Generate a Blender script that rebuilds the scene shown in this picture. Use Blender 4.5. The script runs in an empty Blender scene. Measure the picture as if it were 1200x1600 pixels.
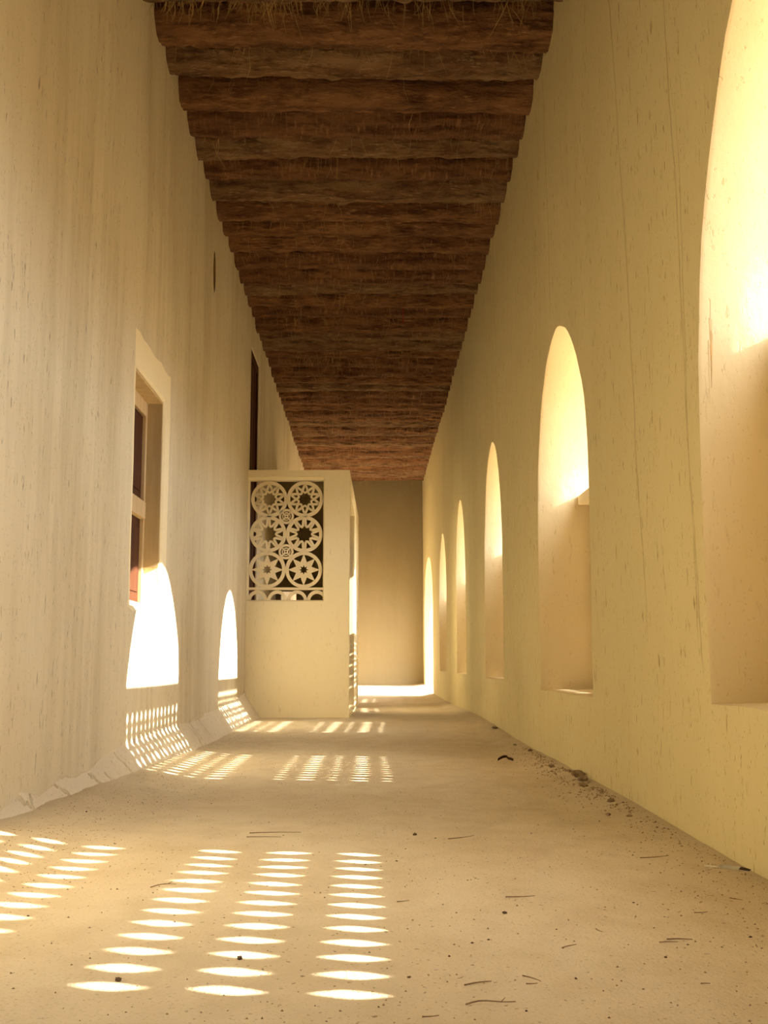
import bpy, bmesh, math, random
from mathutils import Vector, noise, Matrix
from mathutils.geometry import delaunay_2d_cdt
random.seed(7)
S = bpy.context.scene
COL = S.collection

# ---------------------------------------------------------------- camera, sky, sun, exposure
FPX = 1755.0
cam_d = bpy.data.cameras.new('camera'); cam = bpy.data.objects.new('camera', cam_d); COL.objects.link(cam)
cam_d.sensor_fit = 'VERTICAL'; cam_d.sensor_height = 36.0; cam_d.lens = FPX * 36.0 / 1600.0
cam_d.clip_start = 0.02; cam_d.clip_end = 400
PITCH = math.atan(240 / FPX); YAW = math.atan(22 / math.hypot(FPX, 240))
cam.location = (0, 0, 0.55)
cam.rotation_euler = (math.pi / 2 + PITCH, 0, -YAW)
S.camera = cam

w = bpy.data.worlds.new('sky'); S.world = w; w.use_nodes = True
bg = w.node_tree.nodes['Background']
bg.inputs[0].default_value = (1.0, 0.985, 0.98, 1); bg.inputs[1].default_value = 5.0

sun_d = bpy.data.lights.new('sun', 'SUN'); sun = bpy.data.objects.new('sun', sun_d); COL.objects.link(sun)
sun_d.energy = 16.0; sun_d.angle = math.radians(0.53); sun_d.color = (1.0, 0.93, 0.80)
SUN_DIR = Vector((-1, 0.16, -0.456))
sun.rotation_euler = SUN_DIR.to_track_quat('-Z', 'Y').to_euler()
sun.location = (12, -2, 8)

vs = S.view_settings
vs.view_transform = 'Standard'; vs.look = 'None'; vs.gamma = 1.0; vs.use_curve_mapping = False
vs.exposure = 1.14

# ---------------------------------------------------------------- materials
def mat(name):
    m = bpy.data.materials.new(name); m.use_nodes = True
    nt = m.node_tree; nt.nodes.clear()
    out = nt.nodes.new('ShaderNodeOutputMaterial'); b = nt.nodes.new('ShaderNodeBsdfPrincipled')
    nt.links.new(b.outputs[0], out.inputs[0])
    b.inputs['Specular IOR Level'].default_value = 0.15
    return m, nt, b
def N(nt, t, **kw):
    n = nt.nodes.new(t)
    for k, v in kw.items(): setattr(n, k, v)
    return n
def pos(nt, scale, coord='world'):
    if coord == 'world': src = N(nt, 'ShaderNodeNewGeometry').outputs['Position']
    else: src = N(nt, 'ShaderNodeTexCoord').outputs['Object']
    mp = N(nt, 'ShaderNodeMapping'); mp.inputs['Scale'].default_value = scale
    nt.links.new(src, mp.inputs[0]); return mp.outputs[0]
def noi(nt, scale, detail=4, rough=0.55, coord='world', s=1.0):
    n = N(nt, 'ShaderNodeTexNoise'); n.inputs['Scale'].default_value = s
    n.inputs['Detail'].default_value = detail; n.inputs['Roughness'].default_value = rough
    nt.links.new(pos(nt, scale, coord), n.inputs['Vector']); return n.outputs[0]
def ramp(nt, src, a, b, ca=0.0, cb=1.0):
    r = N(nt, 'ShaderNodeMapRange'); r.inputs['From Min'].default_value = a; r.inputs['From Max'].default_value = b
    r.inputs['To Min'].default_value = ca; r.inputs['To Max'].default_value = cb
    nt.links.new(src, r.inputs['Value']); return r.outputs[0]
def mathn(nt, op, a, b=None):
    n = N(nt, 'ShaderNodeMath', operation=op)
    for i, v in enumerate((a, b)):
        if v is None: continue
        if isinstance(v, (int, float)): n.inputs[i].default_value = v
        else: nt.links.new(v, n.inputs[i])
    return n.outputs[0]
def mix(nt, fac, a, b):
    n = N(nt, 'ShaderNodeMix', data_type='RGBA')
    for sock, v in ((n.inputs[0], fac), (n.inputs[6], a), (n.inputs[7], b)):
        if isinstance(v, (int, float)): sock.default_value = v
        elif isinstance(v, tuple): sock.default_value = v + (1,)
        else: nt.links.new(v, sock)
    return n.outputs[2]
def bump(nt, bsdf, h, strength, dist=0.01):
    n = N(nt, 'ShaderNodeBump'); n.inputs['Strength'].default_value = strength; n.inputs['Distance'].default_value = dist
    nt.links.new(h, n.inputs['Height']); nt.links.new(n.outputs[0], bsdf.inputs['Normal'])

def plaster(name, light, dark, pit, streak=0.6, pits=0.5, cracks=(), grain=0.25):
    """hand-smoothed earth plaster: vertical run-off streaks, pits and hairline cracks"""
    m, nt, b = mat(name)
    s1 = noi(nt, (2.2, 2.2, 0.16), 5, 0.6); s2 = noi(nt, (9, 9, 0.8), 6, 0.7); s3 = noi(nt, (34, 34, 2.0), 3, 0.6)
    patch = noi(nt, (0.9, 0.9, 0.7), 4)
    st = mathn(nt, 'ADD', mathn(nt, 'MULTIPLY', s1, 0.60), mathn(nt, 'ADD', mathn(nt, 'MULTIPLY', s2, 0.28), mathn(nt, 'MULTIPLY', s3, 0.12)))
    f = mathn(nt, 'MULTIPLY', mathn(nt, 'MULTIPLY', ramp(nt, st, 0.45, 0.66), streak), ramp(nt, noi(nt, (1.3, 1.3, 0.5), 3), 0.36, 0.62, 0.22, 1.0))
    c = mix(nt, f, light, dark)
    c = mix(nt, ramp(nt, patch, 0.45, 0.75, 0, 0.35), c, dark)
    sp = noi(nt, (55, 55, 13), 3, 0.6)
    spm = mathn(nt, 'MULTIPLY', ramp(nt, sp, 0.62, 0.68), ramp(nt, s2, 0.38, 0.58))
    sp2 = noi(nt, (120, 120, 60), 2, 0.5)
    spm = mathn(nt, 'MAXIMUM', spm, mathn(nt, 'MULTIPLY', ramp(nt, sp2, 0.67, 0.72), 0.8))
    if cracks:
        sep = N(nt, 'ShaderNodeSeparateXYZ'); nt.links.new(pos(nt, (1, 1, 1)), sep.inputs[0])
        wob = mathn(nt, 'MULTIPLY', mathn(nt, 'SUBTRACT', noi(nt, (0.01, 0.01, 1.1), 4), 0.5), 0.12)
        for (y0, z0, z1, slope, wd) in cracks:
            yy = mathn(nt, 'SUBTRACT', mathn(nt, 'ADD', sep.outputs[1], wob), mathn(nt, 'ADD', mathn(nt, 'MULTIPLY', sep.outputs[2], slope), y0))
            d = mathn(nt, 'ABSOLUTE', yy)
            near = ramp(nt, d, wd, wd * 2.6, 1, 0)
            near = mathn(nt, 'MULTIPLY', near, ramp(nt, sep.outputs[2], z0, z0 + 0.1))
            near = mathn(nt, 'MULTIPLY', near, ramp(nt, sep.outputs[2], z1, z1 + 0.3, 0.75, 0))
            spm = mathn(nt, 'MAXIMUM', spm, mathn(nt, 'MULTIPLY', near, ramp(nt, sp, 0.3, 0.6, 0.15, 0.75)))
    c = mix(nt, mathn(nt, 'MULTIPLY', spm, pits), c, pit)
    nt.links.new(c, b.inputs['Base Color']); b.inputs['Roughness'].default_value = 0.92
    h = mathn(nt, 'ADD', mathn(nt, 'MULTIPLY', noi(nt, (9, 9, 6), 5), 1.0), mathn(nt, 'MULTIPLY', spm, -0.5))
    bump(nt, b, h, grain, 0.02)
    return m

M = {}
M['wall_left'] = plaster('streaked_plaster', (0.72, 0.63, 0.445), (0.46, 0.36, 0.195), (0.17, 0.11, 0.06), 0.8, 0.65)
M['wall_right'] = plaster('pitted_plaster', (0.60, 0.505, 0.275), (0.50, 0.405, 0.205), (0.22, 0.14, 0.06), 0.45, 0.8,
    cracks=((4.10, 0.65, 3.9, 0.115, 0.0045), (3.44, 0.5, 3.6, 0.08, 0.0035), (8.75, 2.3, 4.1, 0.07, 0.006), (6.07, 2.5, 4.0, 0.05, 0.004), (3.50, 0.6, 2.2, 0.03, 0.003), (4.16, 1.1, 2.4, 0.08, 0.002)))
M['reveal'] = plaster('smooth_reveal_plaster', (0.64, 0.525, 0.325), (0.58, 0.45, 0.235), (0.32, 0.19, 0.08), 0.35, 0.35)
M['porch'] = plaster('cream_gypsum_plaster', (0.88, 0.77, 0.52), (0.83, 0.70, 0.44), (0.4, 0.28, 0.15), 0.35, 0.22)
M['lattice'] = plaster('carved_gypsum', (0.84, 0.72, 0.48), (0.78, 0.63, 0.39), (0.4, 0.28, 0.15), 0.25, 0.2)
M['skirt'] = plaster('pale_skirt_plaster', (0.75, 0.66, 0.49), (0.62, 0.51, 0.35), (0.20, 0.14, 0.08), 0.5, 0.6)
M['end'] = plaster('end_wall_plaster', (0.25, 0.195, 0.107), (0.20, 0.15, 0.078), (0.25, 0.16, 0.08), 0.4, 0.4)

def sand():
    m, nt, b = mat('trodden_sand_floor')
    big = noi(nt, (1.1, 0.8, 1), 5); mid = noi(nt, (7, 5, 3), 5); fine = noi(nt, (140, 140, 60), 3); grit = noi(nt, (300, 300, 100), 2)
    c = mix(nt, ramp(nt, big, 0.35, 0.7), (0.70, 0.595, 0.42), (0.59, 0.475, 0.305))
    c = mix(nt, ramp(nt, mid, 0.45, 0.72, 0, 0.45), c, (0.52, 0.405, 0.25))
    c = mix(nt, ramp(nt, fine, 0.58, 0.72, 0, 0.45), c, (0.36, 0.26, 0.15))
    c = mix(nt, ramp(nt, grit, 0.62, 0.72, 0, 0.35), c, (0.78, 0.66, 0.47))
    specks = noi(nt, (70, 70, 30), 2, 0.4)
    c = mix(nt, mathn(nt, 'MULTIPLY', ramp(nt, specks, 0.68, 0.71), ramp(nt, big, 0.4, 0.6, 0.2, 0.8)), c, (0.14, 0.09, 0.05))
    nt.links.new(c, b.inputs['Base Color']); b.inputs['Roughness'].default_value = 0.95
    h = mathn(nt, 'ADD', mathn(nt, 'MULTIPLY', mid, 1.0), mathn(nt, 'ADD', mathn(nt, 'MULTIPLY', fine, 0.22), mathn(nt, 'MULTIPLY', grit, 0.12)))
    bump(nt, b, h, 0.8, 0.014); return m
M['floor'] = sand()
def bark(name, a, bcol, dk, vert):
    m, nt, b = mat(name)
    n1 = noi(nt, (3.6, 15, 15), 6, 0.72, 'obj'); n2 = noi(nt, (1.8, 4, 4), 5, 0.65, 'obj')
    n3 = noi(nt, (60, 8, 8) if vert else (9, 60, 60), 4, 0.65, 'obj')
    c = mix(nt, ramp(nt, n2, 0.35, 0.65), a, bcol)
    c = mix(nt, ramp(nt, n1, 0.46, 0.64, 0, 0.8), c, dk)
    c = mix(nt, ramp(nt, n3, 0.55, 0.72, 0, 0.6), c, (a[0] * 1.7, a[1] * 1.75, a[2] * 1.8))
    nt.links.new(c, b.inputs['Base Color']); b.inputs['Roughness'].default_value = 0.95
    h = mathn(nt, 'ADD', n1, mathn(nt, 'MULTIPLY', n3, 0.6)); bump(nt, b, h, 1.0, 0.05); return m
M['bark1'] = bark('palm_bark_rust', (0.32, 0.155, 0.07), (0.19, 0.09, 0.042), (0.06, 0.026, 0.013), False)
M['bark2'] = bark('palm_bark_fibrous', (0.29, 0.14, 0.065), (0.18, 0.085, 0.04), (0.06, 0.028, 0.014), True)
M['bark3'] = bark('palm_bark_grey', (0.33, 0.20, 0.105), (0.20, 0.10, 0.05), (0.07, 0.035, 0.018), False)
def simple(name, c1, c2, scale, rough=0.8, bmp=0.2, coord='obj', dist=0.005):
    m, nt, b = mat(name); n = noi(nt, scale, 4, 0.6, coord)
    nt.links.new(mix(nt, ramp(nt, n, 0.35, 0.65), c1, c2), b.inputs['Base Color']); b.inputs['Roughness'].default_value = rough
    bump(nt, b, n, bmp, dist); return m
M['mat'] = simple('woven_palm_mat', (0.20, 0.10, 0.045), (0.09, 0.045, 0.02), (40, 4, 10))
M['straw'] = simple('dry_straw', (0.62, 0.42, 0.18), (0.38, 0.23, 0.09), (20, 20, 5))
M['door'] = simple('dark_red_brown_wood', (0.085, 0.026, 0.009), (0.055, 0.018, 0.007), (14, 14, 1.2), 0.75)
M['frame'] = simple('pale_wood', (0.66, 0.50, 0.29), (0.56, 0.40, 0.21), (18, 18, 2.5), 0.6)
M['jambwood'] = simple('tan_wood', (0.50, 0.375, 0.205), (0.44, 0.32, 0.16), (18, 18, 2.0), 0.6)
M['twig'] = simple('brown_twig', (0.30, 0.20, 0.115), (0.20, 0.13, 0.07), (60, 60, 60))
M['stone'] = simple('dark_clod', (0.13, 0.085, 0.05), (0.07, 0.045, 0.03), (80, 80, 80))
M['clod'] = simple('earth_clod', (0.36, 0.26, 0.155), (0.20, 0.135, 0.075), (50, 50, 50))
M['leaf'] = simple('dry_leaf', (0.16, 0.09, 0.045), (0.08, 0.05, 0.03), (60, 60, 60))
M['feather'] = simple('white_feather', (0.80, 0.76, 0.64), (0.70, 0.66, 0.54), (60, 60, 60))
M['ftip'] = simple('dark_feather', (0.10, 0.07, 0.05), (0.06, 0.045, 0.035), (60, 60, 60))
M['ground'] = simple('sunlit_courtyard_sand', (0.34, 0.26, 0.16), (0.28, 0.21, 0.13), (1.5, 1.5, 1.5), 0.95, 0.2, 'world')
M['red'] = simple('red_thread', (0.45, 0.03, 0.03), (0.30, 0.02, 0.02), (30, 30, 30))
M['gouge_inner'] = simple('dark_gouge_brown', (0.20, 0.125, 0.06), (0.13, 0.08, 0.04), (20, 20, 8), 0.95)  # darker brown than the wall, for the inner faces of the gouge
M['roof'] = simple('mud_roof', (0.45, 0.34, 0.2), (0.38, 0.28, 0.17), (2, 2, 2), 0.95)

# ---------------------------------------------------------------- helpers
def link(name, me, mats, parent=None, kind=None, label=None, cat=None, group=None, smooth=None):
    o = bpy.data.objects.new(name, me); COL.objects.link(o)
    for m in (mats if isinstance(mats, (list, tuple)) else [mats]): me.materials.append(M[m] if isinstance(m, str) else m)
    if smooth is not None:
        me.polygons.foreach_set('use_smooth', [True] * len(me.polygons)); me.set_sharp_from_angle(angle=math.radians(smooth))
    if parent: o.parent = parent
    props(o, kind, label, cat, group); return o
def props(o, kind=None, label=None, cat=None, group=None):
    if kind: o['kind'] = kind
    if label: o['label'] = label
    if cat: o['category'] = cat
    if group: o['group'] = group
def bm_mesh(bm, name, fix=True):
    if fix: bmesh.ops.recalc_face_normals(bm, faces=bm.faces)
    me = bpy.data.meshes.new(name); bm.to_mesh(me); bm.free(); return me
def box(bm, x0, x1, y0, y1, z0, z1, bev=0.0, mi=0):
    r = bmesh.ops.create_cube(bm, size=1.0)
    for v in r['verts']:
        v.co = Vector(((x0 + x1) / 2 + v.co.x * (x1 - x0), (y0 + y1) / 2 + v.co.y * (y1 - y0), (z0 + z1) / 2 + v.co.z * (z1 - z0)))
    fs = {f for v in r['verts'] for f in v.link_faces}
    if bev > 0:
        es = {e for f in fs for e in f.edges}
        rr = bmesh.ops.bevel(bm, geom=list(es), offset=bev, segments=2, affect='EDGES', profile=0.6)
        fs = set(rr['faces']) | {f for f in fs if f.is_valid}
    for f in fs:
        if f.is_valid: f.material_index = mi
def nz(x, y, z=0.0): return noise.noise(Vector((x, y, z)))
def inside(px, py, loop):
    c = False; j = len(loop) - 1
    for i in range(len(loop)):
        xi, yi = loop[i]; xj, yj = loop[j]
        if (yi > py) != (yj > py) and px < (xj - xi) * (py - yi) / (yj - yi) + xi: c = not c
        j = i
    return c
def seg_dist(px, py, loop):
    d = 9
    for i in range(len(loop)):
        (ax, ay), (bx, by) = loop[i - 1], loop[i]
        l2 = (bx - ax) ** 2 + (by - ay) ** 2
        t = 0 if l2 == 0 else max(0, min(1, ((px - ax) * (bx - ax) + (py - ay) * (by - ay)) / l2))
        d = min(d, math.hypot(px - ax - t * (bx - ax), py - ay - t * (by - ay)))
    return d
def make_wall(name, u0, u1, v0, v1, holes, surf, thick, mats, step=0.14, **kw):
    """slab with openings. surf(u, v, depth) -> point. holes: list of rings [(loop, depth), ...]; last ring at thick, or closed by a cap"""
    pts = []; edges = []
    def add_loop(lp):
        s = len(pts); pts.extend(lp); edges.extend((s + i, s + (i + 1) % len(lp)) for i in range(len(lp)))
    nu = max(1, int((u1 - u0) / step)); nv = max(1, int((v1 - v0) / step))
    border = [(u0 + (u1 - u0) * i / nu, v0) for i in range(nu)] + [(u1, v0 + (v1 - v0) * i / nv) for i in range(nv)] \
        + [(u1 - (u1 - u0) * i / nu, v1) for i in range(nu)] + [(u0, v1 - (v1 - v0) * i / nv) for i in range(nv)]
    add_loop(border)
    loops = [h[0][0] for h in holes]
    bbs = [(min(p[0] for p in l), max(p[0] for p in l), min(p[1] for p in l), max(p[1] for p in l)) for l in loops]
    for l in loops: add_loop(l)
    for i in range(1, nu):
        for j in range(1, nv):
            u = u0 + (u1 - u0) * i / nu; v = v0 + (v1 - v0) * j / nv; ok = True
            for l, b in zip(loops, bbs):
                if b[0] - .05 < u < b[1] + .05 and b[2] - .05 < v < b[3] + .05 and (inside(u, v, l) or seg_dist(u, v, l) < 0.04): ok = False; break
            if ok: pts.append((u, v))
    vs_, es_, fs_, ov_, *_ = delaunay_2d_cdt([Vector(p) for p in pts], edges, [], 0, 1e-6)
    bm = bmesh.new()
    fr = [bm.verts.new(surf(p.x, p.y, 0.0)) for p in vs_]
    closed_only = all(h[-1][1] < thick for h in holes) and holes
    for f in fs_:
        cx = sum(vs_[i].x for i in f) / 3; cy = sum(vs_[i].y for i in f) / 3
        hit = False
        for l, b in zip(loops, bbs):
            if b[0] < cx < b[1] and b[2] < cy < b[3] and inside(cx, cy, l): hit = True; break
        if hit: continue
        try: bm.faces.new([fr[i] for i in f])
        except ValueError: pass
    vkey = {}
    for i, src in enumerate(ov_):
        for q in src: vkey[(round(pts[q][0], 5), round(pts[q][1], 5))] = fr[i]
    # outer rim and back
    bverts = [bm.verts.new(surf(p[0], p[1], thick)) for p in border]
    n = len(border)
    for i in range(n):
        j = (i + 1) % n
        a = vkey[(round(border[i][0], 5), round(border[i][1], 5))]; b = vkey[(round(border[j][0], 5), round(border[j][1], 5))]
        bm.faces.new((a, b, bverts[j], bverts[i]))
    backloops = [bverts]
    for h in holes:
        prev = [vkey[(round(p[0], 5), round(p[1], 5))] for p in h[0][0]]
        for (lp, d) in h[1:]:
            cur = [bm.verts.new(surf(p[0], p[1], d)) for p in lp]
            for i in range(len(lp)):
                j = (i + 1) % len(lp); f = bm.faces.new((prev[i], prev[j], cur[j], cur[i])); f.material_index = 1
            prev = cur
        if h[-1][1] >= thick - 1e-6: backloops.append(prev)
        else:
            f = bm.faces.new(prev); f.material_index = 2
            for e in f.edges:
                for g in e.link_faces: g.material_index = 2
    be = []
    for l in backloops:
        for i in range(len(l)):
            e = bm.edges.get((l[i], l[(i + 1) % len(l)])) or bm.edges.new((l[i], l[(i + 1) % len(l)])); be.append(e)
    bmesh.ops.triangle_fill(bm, use_beauty=True, use_dissolve=False, edges=be)
    return link(name, bm_mesh(bm, name), mats, smooth=35, **kw)
def grid_mesh(name, fn, nu, nv):
    verts = [fn(i / nu, j / nv) for j in range(nv + 1) for i in range(nu + 1)]
    faces = [(j * (nu + 1) + i, j * (nu + 1) + i + 1, (j + 1) * (nu + 1) + i + 1, (j + 1) * (nu + 1) + i) for j in range(nv) for i in range(nu)]
    me = bpy.data.meshes.new(name); me.from_pydata(verts, [], faces); return me
def sstep(a, b, x):
    t = max(0.0, min(1.0, (x - a) / (b - a))); return t * t * (3 - 2 * t)

# ---------------------------------------------------------------- layout
Y0, Y1 = -6.0, 21.9          # corridor ends
XR = 1.03; TR = 0.45         # right wall face and thickness
TL = 0.50
BEAM_Z = 4.10                # underside of the beams
def XL(y):
    return -1.215 - 0.035 * max(0.0, min(1.0, (4.9 - y) / 1.2))
def floor_z(x, y):
    z = 0.008 * nz(x * 0.9, y * 0.7, 3) + 0.003 * nz(x * 4, y * 4, 5)
    z += 0.05 * sstep(6.8, 10.8, y) + 0.02 * sstep(15.5, 19.0, y) + 0.11 * sstep(19.0, 22.0, y)
    xl = XL(y)
    z += 0.045 * sstep(0.45, 0.0, x - xl) * (1 - sstep(6, 9, y))
    z += 0.03 * sstep(0.22, 0.0, XR - x) * sstep(3, 5, y)
    return z
def surf_r(u, v, d):
    off = 0.010 * nz(u * 0.7, v * 0.7, 1) + 0.004 * nz(u * 3, v * 3, 2) + 0.0015 * nz(u * 11, v * 8, 4)
    if d > 0: off += 0.004 * nz(u * 4, v * 4, d * 9)
    base = 0.02 * sstep(0.5, 0.0, v)
    return Vector((XR + base * 0 + off + d, u, v))
def surf_l(u, v, d):
    off = 0.012 * nz(u * 0.7, v * 0.6, 11) + 0.004 * nz(u * 3, v * 2, 12) + 0.0015 * nz(u * 11, v * 8, 14)
    off *= 1 - sstep(10.5, 10.95, u) * (1 - sstep(14.7, 15.2, u))      # trued up where the porch stands against it
    return Vector((XL(u) + off - d, u, v))

# ---------------------------------------------------------------- right wall with arched openings
# (near, far, sill, spring, apex)
WIN = [(-1.85, -0.25, 0.43, 1.45, 2.55), (1.70, 3.42, 0.435, 1.40, 2.62), (5.24, 6.84, 0.405, 1.52, 2.40),
       (8.71, 10.06, 0.44, 1.55, 2.43), (12.13, 13.38, 0.46, 1.55, 2.43), (15.18, 16.68, 0.47, 1.55, 2.42), (18.46, 21.28, 0.06, 1.55, 2.45)]
def arch(a, b, z0, zs, zt, jit=0.006):
    c = (a + b) / 2; hw = (b - a) / 2; lp = []
    n = 14
    for i in range(n): lp.append((a + (b - a) * i / n, z0))
    m = 9
    for i in range(m): lp.append((b, z0 + (zs - z0) * i / m))
    k = 30
    for i in range(k + 1):
        t = math.pi * i / k; p = 2 / 1.85
        cu = math.copysign(abs(math.cos(t)) ** p, math.cos(t)); sv = abs(math.sin(t)) ** p
        lp.append((c + hw * cu, zs + (zt - zs) * sv))
    for i in range(1, m): lp.append((a, zs + (z0 - zs) * i / m))
    return [(u + jit * nz(u * 9, v * 9, 21), v + jit * nz(u * 9, v * 9, 31)) for u, v in lp]
def shrink(lp, d):
    out = []
    n = len(lp)
    for i in range(n):
        (ax, ay), (bx, by) = lp[i - 1], lp[(i + 1) % n]
        tx, ty = bx - ax, by - ay; l = math.hypot(tx, ty) or 1
        out.append((lp[i][0] - ty / l * d, lp[i][1] + tx / l * d))
    return out
holes = []
for w_ in WIN:
    lp = arch(*w_); inn = shrink(lp, 0.006)
    holes.append([(lp, 0.0), (inn, 0.012), (inn, 0.16), (inn, 0.31), (inn, TR)])
wall_right = make_wall('wall_right', Y0 - 0.3, Y1 + 0.3, -0.12, 4.32, holes, surf_r, TR, ['wall_right', 'reveal'], step=0.13, kind='structure')

bm = bmesh.new()
for k in range(7):
    y_ = 3.27 + random.uniform(-.02, .03); z_ = 1.62 + random.uniform(-.10, .10); l_ = random.uniform(.10, .22)
    a_ = Vector((XR - .004, y_, z_)); b_ = Vector((XR - .012 - random.uniform(0, .01), y_ - .005 + random.uniform(-.03, .02), z_ - l_)); d_ = .0012
    p_ = [bm.verts.new(a_ + Vector(o_)) for o_ in ((0, -d_, 0), (0, d_, 0), (-d_, 0, 0))] + [bm.verts.new(b_ + Vector(o_)) for o_ in ((0, -d_ * .4, 0), (0, d_ * .4, 0), (-d_ * .4, 0, 0))]
    for q_ in range(3): bm.faces.new((p_[q_], p_[(q_ + 1) % 3], p_[3 + (q_ + 1) % 3], p_[3 + q_]))
link('straw_wisp', bm_mesh(bm, 'straw_wisp'), 'straw', parent=wall_right)

# pierced screens in the lower half of the arches
def hole_ring(w2, h2, k=12):
    r = []
    for i in range(k):
        t = 2 * math.pi * i / k; p = 2 / 1.35
        r.append((w2 * math.copysign(abs(math.cos(t)) ** p, math.cos(t)), h2 * math.copysign(abs(math.sin(t)) ** p, math.sin(t))))
    return r
def screen_mesh(name, width, height, ny, rows, y_in0, y_in1, th=0.03):
    """rows: list of (z_low, z_high, hole half width, hole half height); solid elsewhere"""
    bm = bmesh.new()
    def slab(y0, y1, z0, z1):
        if y1 - y0 > 1e-4 and z1 - z0 > 1e-4: box(bm, -th / 2, th / 2, y0, y1, z0, z1)
    slab(0, y_in0, 0, height); slab(y_in1, width, 0, height)
    zc = 0.0
    cw = (y_in1 - y_in0) / ny
    for (z0, z1, hw, hh) in rows:
        slab(y_in0, y_in1, zc, z0); zc = z1
        for i in range(ny):
            cy = y_in0 + (i + .5) * cw; cz = (z0 + z1) / 2
            ring = hole_ring(hw, hh); k = len(ring)
            def bord(p):
                a = math.atan2(p[1], p[0]); c, s = math.cos(a), math.sin(a)
                t = min((cw / 2) / abs(c) if abs(c) > 1e-6 else 9, ((z1 - z0) / 2) / abs(s) if abs(s) > 1e-6 else 9)
                return (t * c, t * s)
            hw2 = cw / 2; hh2 = (z1 - z0) / 2
            sides = []
            for sx in (-th / 2, th / 2):
                inner = [bm.verts.new((sx, cy + p[0], cz + p[1])) for p in ring]
                corners = [bm.verts.new((sx, cy + a * hw2, cz + b * hh2)) for a, b in ((1, 1), (-1, 1), (-1, -1), (1, -1))]
                q = k // 4
                for ci in range(4):
                    for s in range(q):
                        bm.faces.new((inner[(ci * q + s) % k], inner[(ci * q + s + 1) % k], corners[ci]))
                    bm.faces.new((corners[ci], inner[((ci + 1) * q) % k], corners[(ci + 1) % 4]))
                sides.append(inner)
            for s in range(k):
                bm.faces.new((sides[0][s], sides[0][(s + 1) % k], sides[1][(s + 1) % k], sides[1][s]))
    slab(y_in0, y_in1, zc, height)
    return bm_mesh(bm, name)
XS = XR + 0.345
def rows_a(sill):      # three wide rows, blank band, four rows
    R = []
    for zc in (0.641, 0.736, 0.831, 0.998, 1.093, 1.188, 1.283, 1.378): R.append((zc - 0.047 - sill, zc + 0.047 - sill, 0.030, 0.035))
    return R
def rows_b(sill):      # wide and narrow rows in turn
    R = []; big = True; z = sill + 0.085
    for grp in range(2):
        for k in range(6 if grp == 0 else 9):
            h = 0.072 if big else 0.050
            R.append((z - sill, z + h - sill, 0.0225 if big else 0.016, 0.028 if big else 0.017)); z += h; big = not big
        z += 0.085
    return [r for r in R if r[1] < 1.57 - sill]
wn = 2
for (a, b, z0, zs, zt) in WIN[:-1]:
    wd = b - a; top = 1.575
    if abs(a - 1.70) < .01: me = screen_mesh('pierced_screen', wd, top - z0, 13, rows_a(z0), 0.005, 1.535)
    else: me = screen_mesh('pierced_screen', wd, top - z0, 13, rows_b(z0), 0.03, wd - 0.03)
    o = link('window_%d' % wn, me, 'lattice', kind='structure'); o.location = (XS, a, z0)
    bm = bmesh.new(); box(bm, -0.095, 0.028, 0.0, wd, top - z0 - 0.045, top - z0 + 0.010, 0.006)
    link('top_rail', bm_mesh(bm, 'top_rail'), 'lattice', parent=o)
    wn += 1

# ---------------------------------------------------------------- left wall, its window, tall doorway, gouge
def rect(u0, u1, v0, v1, n=4, jit=0.0):
    lp = []
    c = [(u0, v0), (u1, v0), (u1, v1), (u0, v1)]
    for i in range(4):
        (ax, ay), (bx, by) = c[i], c[(i + 1) % 4]
        for k in range(n): lp.append((ax + (bx - ax) * k / n, ay + (by - ay) * k / n))
    return [(u + jit * nz(u * 14, v * 14, 41), v + jit * nz(u * 14, v * 14, 51)) for u, v in lp]
WY0, WY1, WZ0, WZ1 = 5.76, 6.60, 0.86, 2.115
r0 = rect(5.655, 6.70, 0.835, 2.285, 10, 0.022); r1 = rect(WY0, WY1, WZ0, WZ1, 10); r1b = rect(WY0 - .012, WY1 + .012, WZ0 - .012, WZ1 + .012, 10)
hl = [[(r0, 0.0), (r1b, 0.012), (r1, 0.024), (r1, 0.30), (r1, TL)]]
DY0, DY1 = 11.16, 12.02
d0 = rect(DY0, DY1, 0.06, 3.80, 8, 0.008)
hl.append([(d0, 0.0), (d0, 0.25), (d0, TL)])
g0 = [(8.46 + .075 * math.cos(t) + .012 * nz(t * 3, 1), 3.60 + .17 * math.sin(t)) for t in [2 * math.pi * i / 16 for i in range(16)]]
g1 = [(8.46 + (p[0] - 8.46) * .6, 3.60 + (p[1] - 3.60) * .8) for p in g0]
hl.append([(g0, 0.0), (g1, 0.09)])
wall_left = make_wall('wall_left', Y0 - 0.3, Y1 + 0.3, -0.12, 4.32, hl, surf_l, TL, ['wall_left', 'porch', 'gouge_inner'], step=0.13, kind='structure')

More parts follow.
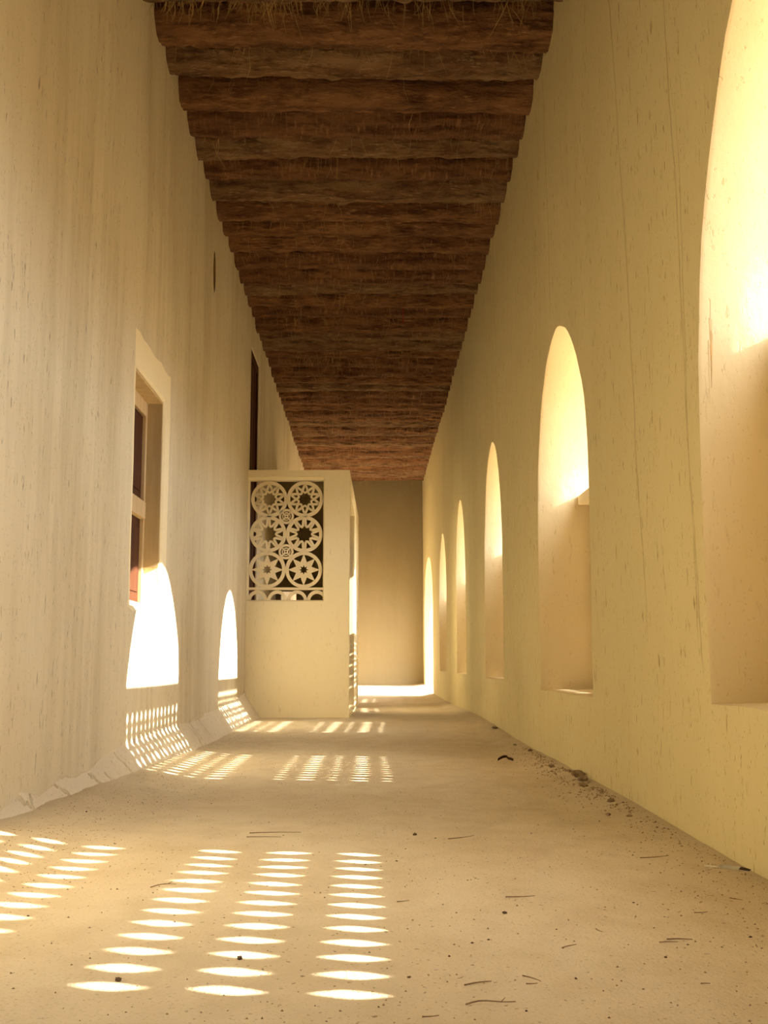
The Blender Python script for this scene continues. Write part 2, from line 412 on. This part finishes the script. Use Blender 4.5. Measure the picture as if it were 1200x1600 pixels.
xw = XL(6.2)
bm = bmesh.new()                                   # window_1: pale frame set in the recess
fx0, fx1 = xw - 0.155, xw - 0.115
box(bm, fx0, fx1, WY0, WY0 + 0.05, WZ0, WZ1, 0.004); box(bm, fx0, fx1, WY1 - 0.05, WY1, WZ0, WZ1, 0.004)
box(bm, fx0, fx1, WY0 + .05, WY1 - .05, WZ1 - 0.10, WZ1, 0.004); box(bm, fx0, fx1, WY0 + .05, WY1 - .05, WZ0, WZ0 + 0.05, 0.004)
win1 = link('window_1', bm_mesh(bm, 'window_frame'), 'frame', kind='structure')
bm = bmesh.new(); box(bm, fx0 + .01, fx1 + .012, WY0 + .05, WY1 - .05, 1.40, 1.50, 0.004)
link('transom_bar', bm_mesh(bm, 'transom_bar'), 'frame', parent=win1)
for (za, zb) in ((WZ0 + .05, 1.40), (1.50, WZ1 - .10)):
    for (ya, yb) in ((WY0 + .05, (WY0 + WY1) / 2 - .002), ((WY0 + WY1) / 2 + .002, WY1 - .05)):
        bm = bmesh.new(); box(bm, fx0 - .01, fx0 + .02, ya, yb, za, zb, 0.003)
        box(bm, fx0 + .018, fx0 + .028, ya + .05, yb - .05, za + .06, zb - .06, 0.004)
        link('shutter_panel', bm_mesh(bm, 'shutter_panel'), 'door', parent=win1)
bm = bmesh.new(); box(bm, xw - 0.115, xw - 0.028, WY1 - 0.014, WY1 - 0.001, WZ0 + .26, WZ1 - .002, 0.002)
link('jamb_board', bm_mesh(bm, 'jamb_board'), 'jambwood', parent=win1)
bm = bmesh.new(); box(bm, xw - 0.115, xw - 0.028, WY0 + .001, WY1 - 0.016, WZ1 - .016, WZ1 - .002, 0.002)
link('lintel_board', bm_mesh(bm, 'lintel_board'), 'frame', parent=win1)

xd = XL(11.6)
bm = bmesh.new()
box(bm, xd - 0.12, xd - 0.012, DY0 + .012, DY0 + .09, 0.07, 3.79, 0.004); box(bm, xd - 0.12, xd - 0.012, DY1 - .09, DY1 - .012, 0.07, 3.79, 0.004)
box(bm, xd - 0.12, xd - 0.012, DY0 + .09, DY1 - .09, 3.70, 3.79, 0.004)
door = link('door_1', bm_mesh(bm, 'door_frame'), 'door', kind='structure')
pw = (DY1 - DY0 - .18) / 5
for i in range(5):
    bm = bmesh.new(); box(bm, xd - 0.10, xd - 0.03 - .006 * (i % 2), DY0 + .09 + i * pw + .002, DY0 + .09 + (i + 1) * pw - .002, 0.07, 3.70, 0.004)
    link('door_plank', bm_mesh(bm, 'door_plank'), 'door', parent=door)

# ---------------------------------------------------------------- end walls, floor, ceiling deck, courtyard
def surf_e(u, v, d):
    bul = 0.035 * sstep(0.62, 0.50, v) + 0.05 * sstep(0.45, 0.15, v)
    off = 0.012 * nz(u * .8, v * .8, 71) + 0.004 * nz(u * 4, v * 4, 72)
    return Vector((u, Y1 + off - (bul if d == 0 else 0) + d, v))
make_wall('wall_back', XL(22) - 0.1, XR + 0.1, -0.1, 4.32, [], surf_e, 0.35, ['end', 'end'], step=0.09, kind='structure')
make_wall('wall_front', XL(0) - 0.1, XR + 0.1, -0.1, 4.32, [], lambda u, v, d: Vector((u, Y0 - d + .01 * nz(u, v, 81), v)), 0.35, ['wall_right', 'reveal'], step=0.3, kind='structure')
def ff(a, b):
    y = Y0 - 0.2 + (Y1 - Y0 + 0.4) * b; xl = XL(y) - 0.1; x = xl + (XR + 0.1 - xl) * a
    if y > 18.9 and y < 21.4 and a > 0.999: x = XR + TR + 0.05
    return (x, y, floor_z(x, y))
link('floor', grid_mesh('floor', ff, 48, 520), 'floor', kind='structure', smooth=60)
def gf(a, b):
    x = XR + TR - 0.05 + 45 * a ** 1.6; y = -35 + 90 * b
    return (x, y, -0.10 + 0.06 * nz(x * .3, y * .3, 91) * a)
link('ground', grid_mesh('ground', gf, 30, 60), 'ground', kind='structure', smooth=60)
bm = bmesh.new(); box(bm, XL(22) - TL - .02, XR + TR + .02, Y0 - .45, Y1 + .45, 4.40, 4.62)
ceiling = link('ceiling', bm_mesh(bm, 'ceiling'), 'mat', kind='structure')
# wall heads above the beams close the roof edge
# ---------------------------------------------------------------- palm trunk beams
def beam_mesh(i):
    L = XR + 0.16 - (XL(22) - 0.16); nu, nv = 110, 30
    sd = i * 17.3; R = 0.135
    verts = []; faces = []
    for a in range(nu + 1):
        x = -L / 2 + L * a / nu
        taper = 1 + 0.05 * math.sin(x * 1.3 + sd); cy = 0.02 * nz(x * .6, sd); cz = 0.014 * nz(x * .5, sd, 4)
        for b in range(nv):
            t = 2 * math.pi * b / nv; c, s = math.cos(t), math.sin(t)
            r = R * taper * (1 + 0.10 * nz(x * 1.6, c * 1.4 + sd, s * 1.4) + 0.085 * nz(x * 5.5, c * 5 + sd, s * 5))
            ridge = 1 - abs(nz(x * 3.2, c * 9 + sd, s * 9 + 3)) * 2
            dv = noise.voronoi(Vector((x * (5.0 if i % 3 else 9.0), c * 1.9 + sd, s * 1.9)))[0]
            r += 0.010 * ridge + 0.008 * nz(x * 24, c * 9, s * 9 + sd) + 0.026 * (min(0.6, dv[1] - dv[0]) - 0.2)
            verts.append((x, cy + r * c * 1.08, cz + r * s * 0.98))
    for a in range(nu):
        for b in range(nv):
            faces.append((a * nv + b, a * nv + (b + 1) % nv, (a + 1) * nv + (b + 1) % nv, (a + 1) * nv + b))
    faces.append(tuple(range(nv))[::-1]); faces.append(tuple(range(nu * nv, (nu + 1) * nv)))
    me = bpy.data.meshes.new('palm_beam'); me.from_pydata(verts, [], faces)
    me.materials.append(M[('bark1', 'bark2', 'bark1', 'bark3', 'bark2', 'bark1', 'bark3', 'bark2')[i]])
    me.polygons.foreach_set('use_smooth', [True] * len(me.polygons)); me.set_sharp_from_angle(angle=math.radians(50)); return me
BM_ = [beam_mesh(i) for i in range(8)]
ys = [6.05, 6.40, 6.82, 7.17, 7.49, 7.90, 8.24, 8.63]
y = 8.63
while y < 21.5: y += 0.375 + random.uniform(-.035, .035); ys.append(y)
y = 5.57; ys.append(y)
while y > Y0 + .3: y -= 0.385 + random.uniform(-.03, .03); ys.append(y)
ys = sorted(v for v in ys if v < Y1 - .12)
order = {6.05: 0, 6.40: 3, 6.82: 2, 7.17: 4, 7.49: 6, 7.90: 1, 8.24: 3, 8.63: 5}
last = -1
for yb in ys:
    k = order.get(yb)
    if k is None:
        k = random.choice([j for j in range(8) if j != last])
    last = k
    o = bpy.data.objects.new('palm_beam', BM_[k]); COL.objects.link(o); o.parent = ceiling
    o.location = ((XR + XL(22)) / 2 + random.uniform(-.01, .01), yb - 0.02, BEAM_Z + 0.135 + random.uniform(-.012, .012))
    o.rotation_euler = (random.uniform(-.5, .5), random.uniform(-.006, .006), random.uniform(-.012, .012))
    if random.random() < .5: o.rotation_euler.z += math.pi
# hanging fibres
def straw_mesh():
    V = []; F = []
    def straw(x, y, z, l, dx, dy, r):
        p0 = Vector((x, y, z)); p2 = Vector((x + dx * l, y + dy * l, z - l)); p1 = (p0 + p2) / 2 + Vector((random.uniform(-.12, .12) * l, random.uniform(-.1, .1) * l, 0))
        s = len(V)
        for p, rr in ((p0, r), (p1, r), (p2, r * .35)):
            for q in range(3):
                t = q * 2.094; V.append((p.x + rr * math.cos(t), p.y + rr * math.sin(t), p.z))
        for a in range(2):
            for q in range(3): F.append((s + a * 3 + q, s + a * 3 + (q + 1) % 3, s + a * 3 + 3 + (q + 1) % 3, s + a * 3 + 3 + q))
    for yb in ys:
        if yb < 4.5: continue
        heavy = 5.4 < yb < 5.9
        n = 240 if heavy else random.choice([8, 16, 30, 10, 60])
        cl = [random.uniform(-1.1, 1.0) for _ in range(16 if heavy else 5)]
        for _ in range(n):
            x = random.choice(cl) + random.gauss(0, .07) if random.random() < .8 else random.uniform(-1.15, 1.0)
            if not -1.17 < x < .99: continue
            yy = yb + random.uniform(.04, .16); zz = BEAM_Z + random.uniform(.0, .06)
            l = abs(random.gauss(.075, .05)) + .03
            straw(x, yy, zz + .03, l if not heavy else l * .75 + .035, random.gauss(0, .28), random.gauss(0, .2), random.uniform(.0009, .0019) * (1.5 if heavy else 1))
    me = bpy.data.meshes.new('hanging_fibre'); me.from_pydata(V, [], F); return me
link('hanging_fibre', straw_mesh(), 'straw', parent=ceiling, kind='stuff')
bm = bmesh.new()
for k in range(4): box(bm, .325 + .004 * math.sin(k * 2), .331 + .004 * math.sin(k * 2), 10.98, 10.986, 3.98 + k * .04, 4.02 + k * .04)
link('red_thread', bm_mesh(bm, 'red_thread'), 'red', parent=ceiling)

# ---------------------------------------------------------------- plaster skirt along the left wall foot
SK = [(3.0, .06, .02), (3.82, .075, .03), (3.95, .10, .05), (4.10, .135, .07), (4.30, .085, .035), (4.55, .12, .06), (4.75, .105, .05), (4.95, .11, .06), (5.3, .155, .075), (5.55, .175, .085),
      (6.3, .19, .10), (7.25, .205, .115), (8.2, .215, .12), (9.2, .23, .13), (10.2, .27, .145), (11.1, .32, .155)]
def skp(y):
    for i in range(len(SK) - 1):
        if SK[i][0] <= y <= SK[i + 1][0]:
            t = (y - SK[i][0]) / (SK[i + 1][0] - SK[i][0]); return [SK[i][k] + t * (SK[i + 1][k] - SK[i][k]) for k in (1, 2)]
    return SK[-1][1:]
CRK = [(4.02, .1, .1, .7), (4.22, -.15, .1, .9), (4.46, .12, 0, .8), (4.93, .10, .3, 1), (5.12, .05, .55, 1), (5.42, .12, .2, .95), (6.9, .1, .1, .6), (7.5, .15, .2, .9), (7.62, .1, .1, .7), (8.0, .1, .2, .8), (9.3, .12, .0, .8), (9.55, .2, .1, 1), (9.62, .3, .2, .9), (9.9, .2, .3, 1)]
def skf(a, b):
    y = 3.0 + (11.07 - 3.0) * b; h, wd = skp(y)
    h += .012 * nz(y * 7, 5) + .008 * nz(y * 19, 6); wd += .012 * nz(y * 5, 8) + .006 * nz(y * 16, 9)
    xl = XL(y) - 0.02
    x = xl + (wd + .03) * a; z0 = floor_z(x, y) - 0.03
    prof = (1 - a) ** 0.9
    z = z0 + (h - z0) * prof
    crk = 0
    for (yc, sl, a0, a1) in CRK:
        if a0 <= a <= a1 and abs(y - yc - sl * a - .015 * nz(a * 9, yc)) < .009: crk = -.016
    if a < .01: x -= .002; z -= .022
    elif a < .12: x += .010
    return (x + .007 * nz(y * 9, a * 3, 61) * a + crk, y, z + .007 * nz(y * 9, a * 4, 62) + crk)
sk = grid_mesh('baseboard_left', skf, 12, 1000)
link('baseboard_left', sk, 'skirt', kind='structure', smooth=40)

# ---------------------------------------------------------------- the screened porch around the doorway
def P2(cx, cy):            # carving sheet units -> x, z on the porch front
    return (-1.190 + (cx - 130) * 0.001071, 2.367 - (cy - 165) * 0.001064)
PY = 11.05; PT = 0.12; PX1 = -0.203; PH = 2.482
porch = bpy.data.objects.new('porch_screen', None); COL.objects.link(porch); porch.location = (-0.71, PY, 0)
props(porch, None, 'cream plastered porch around a wall doorway with a carved lattice panel in its front', 'porch')
def child(o):
    o.matrix_parent_inverse = Matrix.Translation(-porch.location); return o
ox0, oz1 = P2(118, 150); ox1, oz0 = P2(806, 1272)
o0 = rect(ox0 - .012, ox1 + .012, oz0 - .012, oz1 + .03, 8, 0.003); o1 = rect(ox0, ox1, oz0, oz1, 8)
def surf_p(u, v, d): return Vector((u, PY + d + (.004 * nz(u * 3, v * 3, 95) if d == 0 else 0), v + (.006 * nz(u * 5, 96) if v > 2.4 else 0)))
pf = make_wall('front_wall', -1.234, PX1, 0.03, PH, [[(o0, 0.0), (o0, 0.02), (o1, 0.035), (o1, PT)]], surf_p, PT, ['porch', 'porch'], step=0.08)
pf.parent = porch; child(pf)
# lattice
LY0, LY1 = PY + 0.035, PY + 0.075
def extr(bm, poly, y0=LY0, y1=LY1):
    a = [bm.verts.new((p[0], y0, p[1])) for p in poly]; b = [bm.verts.new((p[0], y1, p[1])) for p in poly]
    n = len(poly); bm.faces.new(a); bm.faces.new(b[::-1])
    for i in range(n): bm.faces.new((a[i], a[(i + 1) % n], b[(i + 1) % n], b[i]))
def ring2(bm, cx, cz, r0, r1, n=40, t0=0.0, t1=2 * math.pi, y0=LY0, y1=LY1):
    full = abs(t1 - t0 - 2 * math.pi) < 1e-6; k = n if full else n + 1
    vv = [[bm.verts.new((cx + r * math.cos(t0 + (t1 - t0) * i / n), yy, cz + r * math.sin(t0 + (t1 - t0) * i / n))) for i in range(k)] for r, yy in ((r0, y0), (r1, y0), (r1, y1), (r0, y1))]
    for i in range(n):
        j = (i + 1) % k
        for q in range(4): bm.faces.new((vv[q][i], vv[q][j], vv[(q + 1) % 4][j], vv[(q + 1) % 4][i]))
    if not full:
        for i in (0, n): bm.faces.new([vv[q][i] for q in range(4)])
def bar2(bm, p, q, wd, y0=LY0 + .004, y1=LY1 - .004):
    d = Vector((q[0] - p[0], q[1] - p[1])); d.normalize(); nx, ny = -d.y * wd / 2, d.x * wd / 2
    extr(bm, [(p[0] + nx, p[1] + ny), (q[0] + nx, q[1] + ny), (q[0] - nx, q[1] - ny), (p[0] - nx, p[1] - ny)], y0, y1)
U = 0.001067
lat = bmesh.new()
bz = P2(0, 1155)[1]; bz2 = P2(0, 1178)[1]
box(lat, ox0 - .01, ox1 + .01, LY0 - .004, LY1, bz2, bz, 0.002)
lattice = link('lattice_panel', bm_mesh(lat, 'lattice_panel'), 'lattice', parent=porch); child(lattice)
lattice['label'] = 'horizontal rail of the pierced panel'
def sub(name, bm):
    o = link(name, bm_mesh(bm, name), 'lattice', parent=lattice); return child_sub(o)
def child_sub(o): return o
def pol(c, r, t): return (c[0] + r * U * math.cos(t), c[1] + r * U * math.sin(t))
for (cx, cy, kind) in ((303, 328, 0), (634, 326, 0), (296, 656, 1), (630, 656, 1), (291, 990, 2), (628, 990, 2)):
    bm = bmesh.new(); c = P2(cx, cy)
    ring2(bm, c[0], c[1], 139 * U, 170 * U, 44)
    n = 10
    if kind == 0:
        for k in range(n):
            t = math.pi / 2 + 2 * math.pi * k / n; dt = math.pi / n
            bar2(bm, pol(c, 146, t), pol(c, 84, t + dt), 20 * U); bar2(bm, pol(c, 146, t), pol(c, 84, t - dt), 20 * U)
            bar2(bm, pol(c, 58, t), pol(c, 86, t + dt), 17 * U, LY0 + .006, LY1 - .006); bar2(bm, pol(c, 58, t), pol(c, 86, t - dt), 17 * U, LY0 + .008, LY1 - .008)
    elif kind == 1:
        for k in range(n):
            t = math.pi / 2 + math.pi / n + 2 * math.pi * k / n
            a0 = pol(c, 148, t + .26); a1 = pol(c, 148, t - .26); b0 = pol(c, 74, t + .13); b1 = pol(c, 74, t - .13)
            bar2(bm, a0, b0, 20 * U); bar2(bm, a1, b1, 20 * U); bar2(bm, b0, b1, 22 * U, LY0 + .006, LY1 - .006)
    else:
        n = 8; out = []; inn = []
        for k in range(2 * n):
            t = math.pi / 2 + math.pi * k / n
            out.append(pol(c, 146 if k % 2 == 0 else 76, t)); inn.append(pol(c, 46 if k % 2 == 0 else 25, t + 0.0))
        for yy0, yy1 in ((LY0 + .003, LY1 - .003),):
            A = [bm.verts.new((p[0], yy0, p[1])) for p in out]; B = [bm.verts.new((p[0], yy0, p[1])) for p in inn]
            C_ = [bm.verts.new((p[0], yy1, p[1])) for p in out]; D = [bm.verts.new((p[0], yy1, p[1])) for p in inn]
            for i in range(2 * n):
                j = (i + 1) % (2 * n)
                bm.faces.new((A[i], A[j], B[j], B[i])); bm.faces.new((C_[i], C_[j], D[j], D[i]))
                bm.faces.new((A[i], A[j], C_[j], C_[i])); bm.faces.new((B[i], B[j], D[j], D[i]))
    sub('rosette', bm)
for (cx, cy) in ((463, 490), (463, 822)):
    bm = bmesh.new(); c = P2(cx, cy)
    ring2(bm, c[0], c[1], 50 * U, 70 * U, 28); ring2(bm, c[0], c[1], 8 * U, 20 * U, 14)
    for k in range(4):
        t = math.pi / 4 + k * math.pi / 2; bar2(bm, pol(c, 16, t), pol(c, 54, t), 13 * U)
        ring2(bm, c[0], c[1], 30 * U, 40 * U, 5, t - .5 + math.pi / 4, t + .5 + math.pi / 4, LY0 + .007, LY1 - .007)
    # webs that tie the medallion to its neighbours
    for s in (-1, 1):
        for s2 in (-1, 1):
            p = pol(c, 64, math.pi / 2 * (1 if s2 > 0 else 3) + s * .7); q = pol(c, 122, math.pi / 2 * (1 if s2 > 0 else 3) + s * .12)
            bar2(bm, p, q, 13 * U, LY0 + .009, LY1 - .009)
    sub('medallion', bm)
for k, cx in enumerate((205, 388, 570, 752)):
    bm = bmesh.new(); c = P2(cx, 1274)
    ring2(bm, c[0], c[1], 62 * U, 92 * U, 18, 0.0, math.pi); sub('arch_piece', bm)
# side of the porch: lintel over the side opening, rear side wall
def prism_side(name, pts_xy, z0, z1, zb=None):
    bm = bmesh.new(); n = len(pts_xy)
    lo = [bm.verts.new((p[0], p[1], z0)) for p in pts_xy]; hi = [bm.verts.new((p[0], p[1], z1)) for p in pts_xy]
    bm.faces.new(lo[::-1]); bm.faces.new(hi)
    for i in range(n): bm.faces.new((lo[i], lo[(i + 1) % n], hi[(i + 1) % n], hi[i]))
    bmesh.ops.bevel(bm, geom=list(bm.edges), offset=0.012, segments=2, affect='EDGES')
    o = link(name, bm_mesh(bm, name), 'porch', parent=porch, smooth=40); return child(o)
def sx(y): return PX1 + (y - PY) * 0.0145
SA, SB = 12.75, 14.6
prism_side('side_lintel', [(sx(PY + PT) - .13, PY + PT - .01), (sx(PY + PT), PY + PT - .01), (sx(SB), SB), (sx(SB) - .13, SB)], 2.25, PH)
prism_side('side_wall', [(sx(SA) - .13, SA), (sx(SA), SA), (sx(SB), SB), (sx(SB) - .13, SB)], 0.02, 2.26)
bo = rect(-1.15, -0.95, 0.10, 1.50, 4)
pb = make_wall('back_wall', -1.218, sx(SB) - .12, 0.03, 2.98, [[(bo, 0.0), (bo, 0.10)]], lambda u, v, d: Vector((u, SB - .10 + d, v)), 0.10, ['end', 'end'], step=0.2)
pb.parent = porch; child(pb)
prism_side('door_sill', [(sx(PY + PT) - .13, PY + PT - .01), (sx(PY + PT), PY + PT - .01), (sx(SA), SA + .01), (sx(SA) - .13, SA + .01)], 0.02, 0.075)

# ---------------------------------------------------------------- litter on the floor
def tube(bm, pts, rads, n=5):
    rings = []
    for i, p in enumerate(pts):
        d = (pts[min(i + 1, len(pts) - 1)] - pts[max(i - 1, 0)]).normalized()
        u = d.cross(Vector((0, 0, 1))); u = u.normalized() if u.length > 1e-4 else Vector((1, 0, 0)); v = u.cross(d)
        rings.append([bm.verts.new(p + (u * math.cos(2 * math.pi * k / n) + v * math.sin(2 * math.pi * k / n)) * rads[i]) for k in range(n)])
    for a, b in zip(rings, rings[1:]):
        for k in range(n): bm.faces.new((a[k], a[(k + 1) % n], b[(k + 1) % n], b[k]))
    bm.faces.new(rings[0]); bm.faces.new(rings[-1][::-1])
TW = [(0.157,1.918,0.240,1.935), (0.083,1.856,0.110,1.862), (0.164,2.028,0.213,2.051), (0.600,2.355,0.652,2.354), (0.376,2.285,0.409,2.310), (0.272,2.087,0.300,2.054), (-0.546,2.908,-0.489,2.948), (-0.396,3.819,-0.228,3.831), (-0.397,3.736,-0.284,3.734), (0.473,2.439,0.482,2.411), (0.323,2.765,0.394,2.772), (0.576,2.039,0.593,2.039), (0.272,2.039,0.292,2.042), (0.578,2.329,0.617,2.333), (0.856,2.759,0.879,2.737), (0.250,3.687,0.338,3.754), (0.774,3.311,0.865,3.342), (0.064,2.732,0.094,2.746), (0.726,2.601,0.759,2.613)]
special = {10: 'straight brown twig on the sand close by the lone dark pebble', 16: 'thin twig on the sand in front of the white feather', 7: 'long straight twig lying between the two patterns of sun spots, the longer of a pair', 8: 'shorter twig of the parallel pair lying between the two patterns of sun spots', 0: 'longest thin bent brown twig lying on the open sand', 6: 'brown twig lying among the spots of sunlight on the sand'}
for i, (xa, ya, xb, yb) in enumerate(TW):
    bm = bmesh.new(); k = 7; pts = []; L = math.hypot(xb - xa, yb - ya); am = random.choice((-1, 1)) * .07 * L
    for j in range(k + 1):
        t = j / k; x = xa + (xb - xa) * t - (yb - ya) / L * am * math.sin(math.pi * t); y = ya + (yb - ya) * t + (xb - xa) / L * am * math.sin(math.pi * t * (2 if i == 0 else 1))
        pts.append(Vector((x, y, floor_z(x, y) + .0022 + (.003 * math.sin(math.pi * t) if i in (0, 6) else 0))))
    r = .0015 if L > .05 else .0012
    tube(bm, pts, [r * (1 - .5 * j / k) for j in range(k + 1)])
    if i in (0, 6): 
        p = pts[5]; tube(bm, [p, p + Vector((.008, .012, .003))], [.0013, .0006], 4)
    base = pts[0].copy()
    for v in bm.verts: v.co -= base
    o = link('twig', bm_mesh(bm, 'twig'), 'twig', label=special.get(i, 'short thin brown twig lying flat on the sandy floor'), cat='twig', group=None if i in special else 'short twigs on the sand')
    o.location = base
def lump(name, x, y, r, m, label, cat, group, flat=.7):
    bm = bmesh.new(); bmesh.ops.create_icosphere(bm, subdivisions=2, radius=r); sd = random.uniform(0, 99)
    for v in bm.verts:
        d = v.co.normalized(); v.co *= 1 + .75 * nz(d.x * 1.5 + sd, d.y * 1.5, d.z * 1.5) + .35 * nz(d.x * 4 + sd, d.y * 4, d.z * 4)
        v.co.z *= flat; v.co.x *= 1.25
    zmin = min(v.co.z for v in bm.verts)
    for v in bm.verts: v.co.z -= zmin
    o = link(name, bm_mesh(bm, name), m, label=label, cat=cat, group=group, smooth=50)
    o.location = (x, y, floor_z(x, y) - .0015); o.rotation_euler.z = random.uniform(0, 3); return o
PB = [(0.301,2.599), (0.148,3.784), (0.632,2.318), (-0.445,2.092), (-0.245,2.225), (-0.755,2.593), (-0.422,2.539), (0.252,1.890), (0.366,2.078), (0.070,2.085), (0.205,2.333), (0.240,2.359), (-0.320,2.575), (0.077,3.298), (0.533,3.808), (0.574,4.538), (0.562,2.220), (0.779,2.385), (0.240,5.248), (0.211,3.715), (0.616,2.711), (0.391,2.440), (-0.788,3.597), (-0.808,4.324), (-1.024,4.185), (-0.953,4.557), (-0.639,4.657), (-0.357,4.093), (0.695,2.302), (0.152,2.230)]
for i, (x, y) in enumerate(PB):
    r = {0: .005, 1: .006, 3: .005, 4: .005}.get(i, random.uniform(.0018, .0032))
    lab = {0: 'dark pebble lying alone on bare sand clear of the sun spots', 3: 'dark crumbly pebble beside the brightest of the floor sun spots', 4: 'dark pebble lying in a spot of sunlight on the floor',
           1: 'small dark stone on shaded sand before the striped sunlight'}.get(i, 'tiny dark grit pebble on the sandy floor')
    lump('pebble', x, y, r, 'stone', lab, 'pebble', None if i in (0, 1, 3, 4) else 'tiny pebbles scattered on the sand')
CL = [(0.985,5.293), (0.992,5.44), (0.955,4.553), (0.945,5.080), (0.985,5.650), (0.876,4.231), (0.951,5.987), (0.985,7.037), (0.96,7.569), (0.935,4.144), (0.985,9.002)]
for i, (x, y) in enumerate(CL):
    lump('earth_clod', x, y, (.022, .026, .014, .016, .012, .009, .014, .014, .012, .009, .018)[i], 'clod', {1: 'largest crumbled earth clod, at the pitted wall foot under the second arch', 0: 'second largest earth clod, touching the biggest one by the pitted wall'}.get(i, 'small crumbled brown earth clod on the sand along the pitted wall foot'), 'clod', None if i < 2 else 'earth clods along the wall foot', .55)
# curled dry leaf
bm = bmesh.new(); n = 12; prev = None
for i in range(n + 1):
    t = i / n; wd = .020 * math.sin(math.pi * min(1, t * .96 + .03)) + .001; cx = -.045 + .09 * t; cz = .004 + .018 * math.sin(math.pi * t) * (1 if t < .6 else .5)
    row = [bm.verts.new((cx, q * wd, cz + (abs(q) ** 2) * .014)) for q in (-1, -.5, 0, .5, 1)]
    if prev:
        for k in range(4): bm.faces.new((prev[k], prev[k + 1], row[k + 1], row[k]))
    prev = row
bmesh.ops.solidify(bm, geom=bm.faces[:], thickness=.0012)
lf = link('dry_leaf', bm_mesh(bm, 'dry_leaf'), 'leaf', label='curled dark dry leaf lying on the sand near the pitted wall', cat='leaf', smooth=60)
lf.location = (0.785, 6.621, floor_z(.785, 6.621) - .002)
# feather
fe = bpy.data.objects.new('feather', None); COL.objects.link(fe); fe.location = (0.90, 3.085, floor_z(.94, 3.05) + .007); fe.rotation_euler = (math.radians(28), math.radians(-2), math.radians(-30))
props(fe, None, 'small white feather with a dark tip lying beside the pitted wall', 'feather')
bm = bmesh.new(); tube(bm, [Vector((-.005 + .11 * t, .006 * math.sin(3 * t), .003 + .012 * (1 - t) ** 2)) for t in [k / 8 for k in range(9)]], [.0026 * (1 - .6 * k / 8) for k in range(9)])
link('quill', bm_mesh(bm, 'quill'), 'feather', parent=fe)
def vane(t0, t1, name, m):
    bm = bmesh.new(); prev = None; n = 12
    for i in range(n + 1):
        t = t0 + (t1 - t0) * i / n; wd = .0075 * math.sin(math.pi * (t - .22) / .80) ** .6 if t < 1.0 else .002
        row = [bm.verts.new((.11 * t + abs(q) * .006, .006 * math.sin(3 * t) + q * wd, .0035 + .012 * (1 - t) ** 2 + abs(q) * .004)) for q in (-1, -.5, 0, .5, 1)]
        if prev:
            for k in range(4): bm.faces.new((prev[k], prev[k + 1], row[k + 1], row[k]))
        prev = row
    bmesh.ops.solidify(bm, geom=bm.faces[:], thickness=.0006)
    return link(name, bm_mesh(bm, name), m, parent=fe, smooth=60)
vane(.26, .74, 'vane', 'feather'); tip = vane(.74, .99, 'tip', 'ftip'); tip['label'] = 'dark brown feather tip'
bm = bmesh.new()
for (yy, xx) in ((.018, -.008), (-.012, -.004)): tube(bm, [Vector((.012, 0, .010)), Vector((.012 + xx, yy, .013))], [.0012, .0004], 4)
link('barb', bm_mesh(bm, 'barb'), 'feather', parent=fe)
# loose grit too small to count
V = []; F = []
def bit(x, y, r):
    if any(abs(x - a) < .06 and abs(y - b) < .06 for a, b in CL): return
    s = len(V); z = floor_z(x, y) + r * .2
    for k in range(4):
        t = k * math.pi / 2 + random.uniform(-.4, .4); rr = r * random.uniform(.6, 1.4); V.append((x + rr * math.cos(t), y + rr * math.sin(t), z - r * .2))
    V.append((x, y, z + r * random.uniform(.5, 1.0)))
    for k in range(4): F.append((s + k, s + (k + 1) % 4, s + 4))
for _ in range(5200):
    y = 1.6 + 9 * random.random() ** 1.6; q = random.random()
    if q < .35: x = XL(y) + .10 + abs(random.gauss(0, .22))
    elif q < .65: x = XR - abs(random.gauss(0, .16)) - .02
    else: x = random.uniform(XL(y) + .1, XR - .03)
    if x > XR - .02 or x < XL(y) + .05: continue
    bit(x, y, random.uniform(.0010, .0030))
for _ in range(900):
    y = random.gauss(5.4, .9); x = XR - .03 - abs(random.gauss(0, .07))
    bit(x, y, random.uniform(.0015, .006))
me = bpy.data.meshes.new('loose_grit'); me.from_pydata(V, [], F)
link('loose_grit', me, 'clod', kind='stuff', label='fine brown grit strewn over the sandy floor', cat='grit')
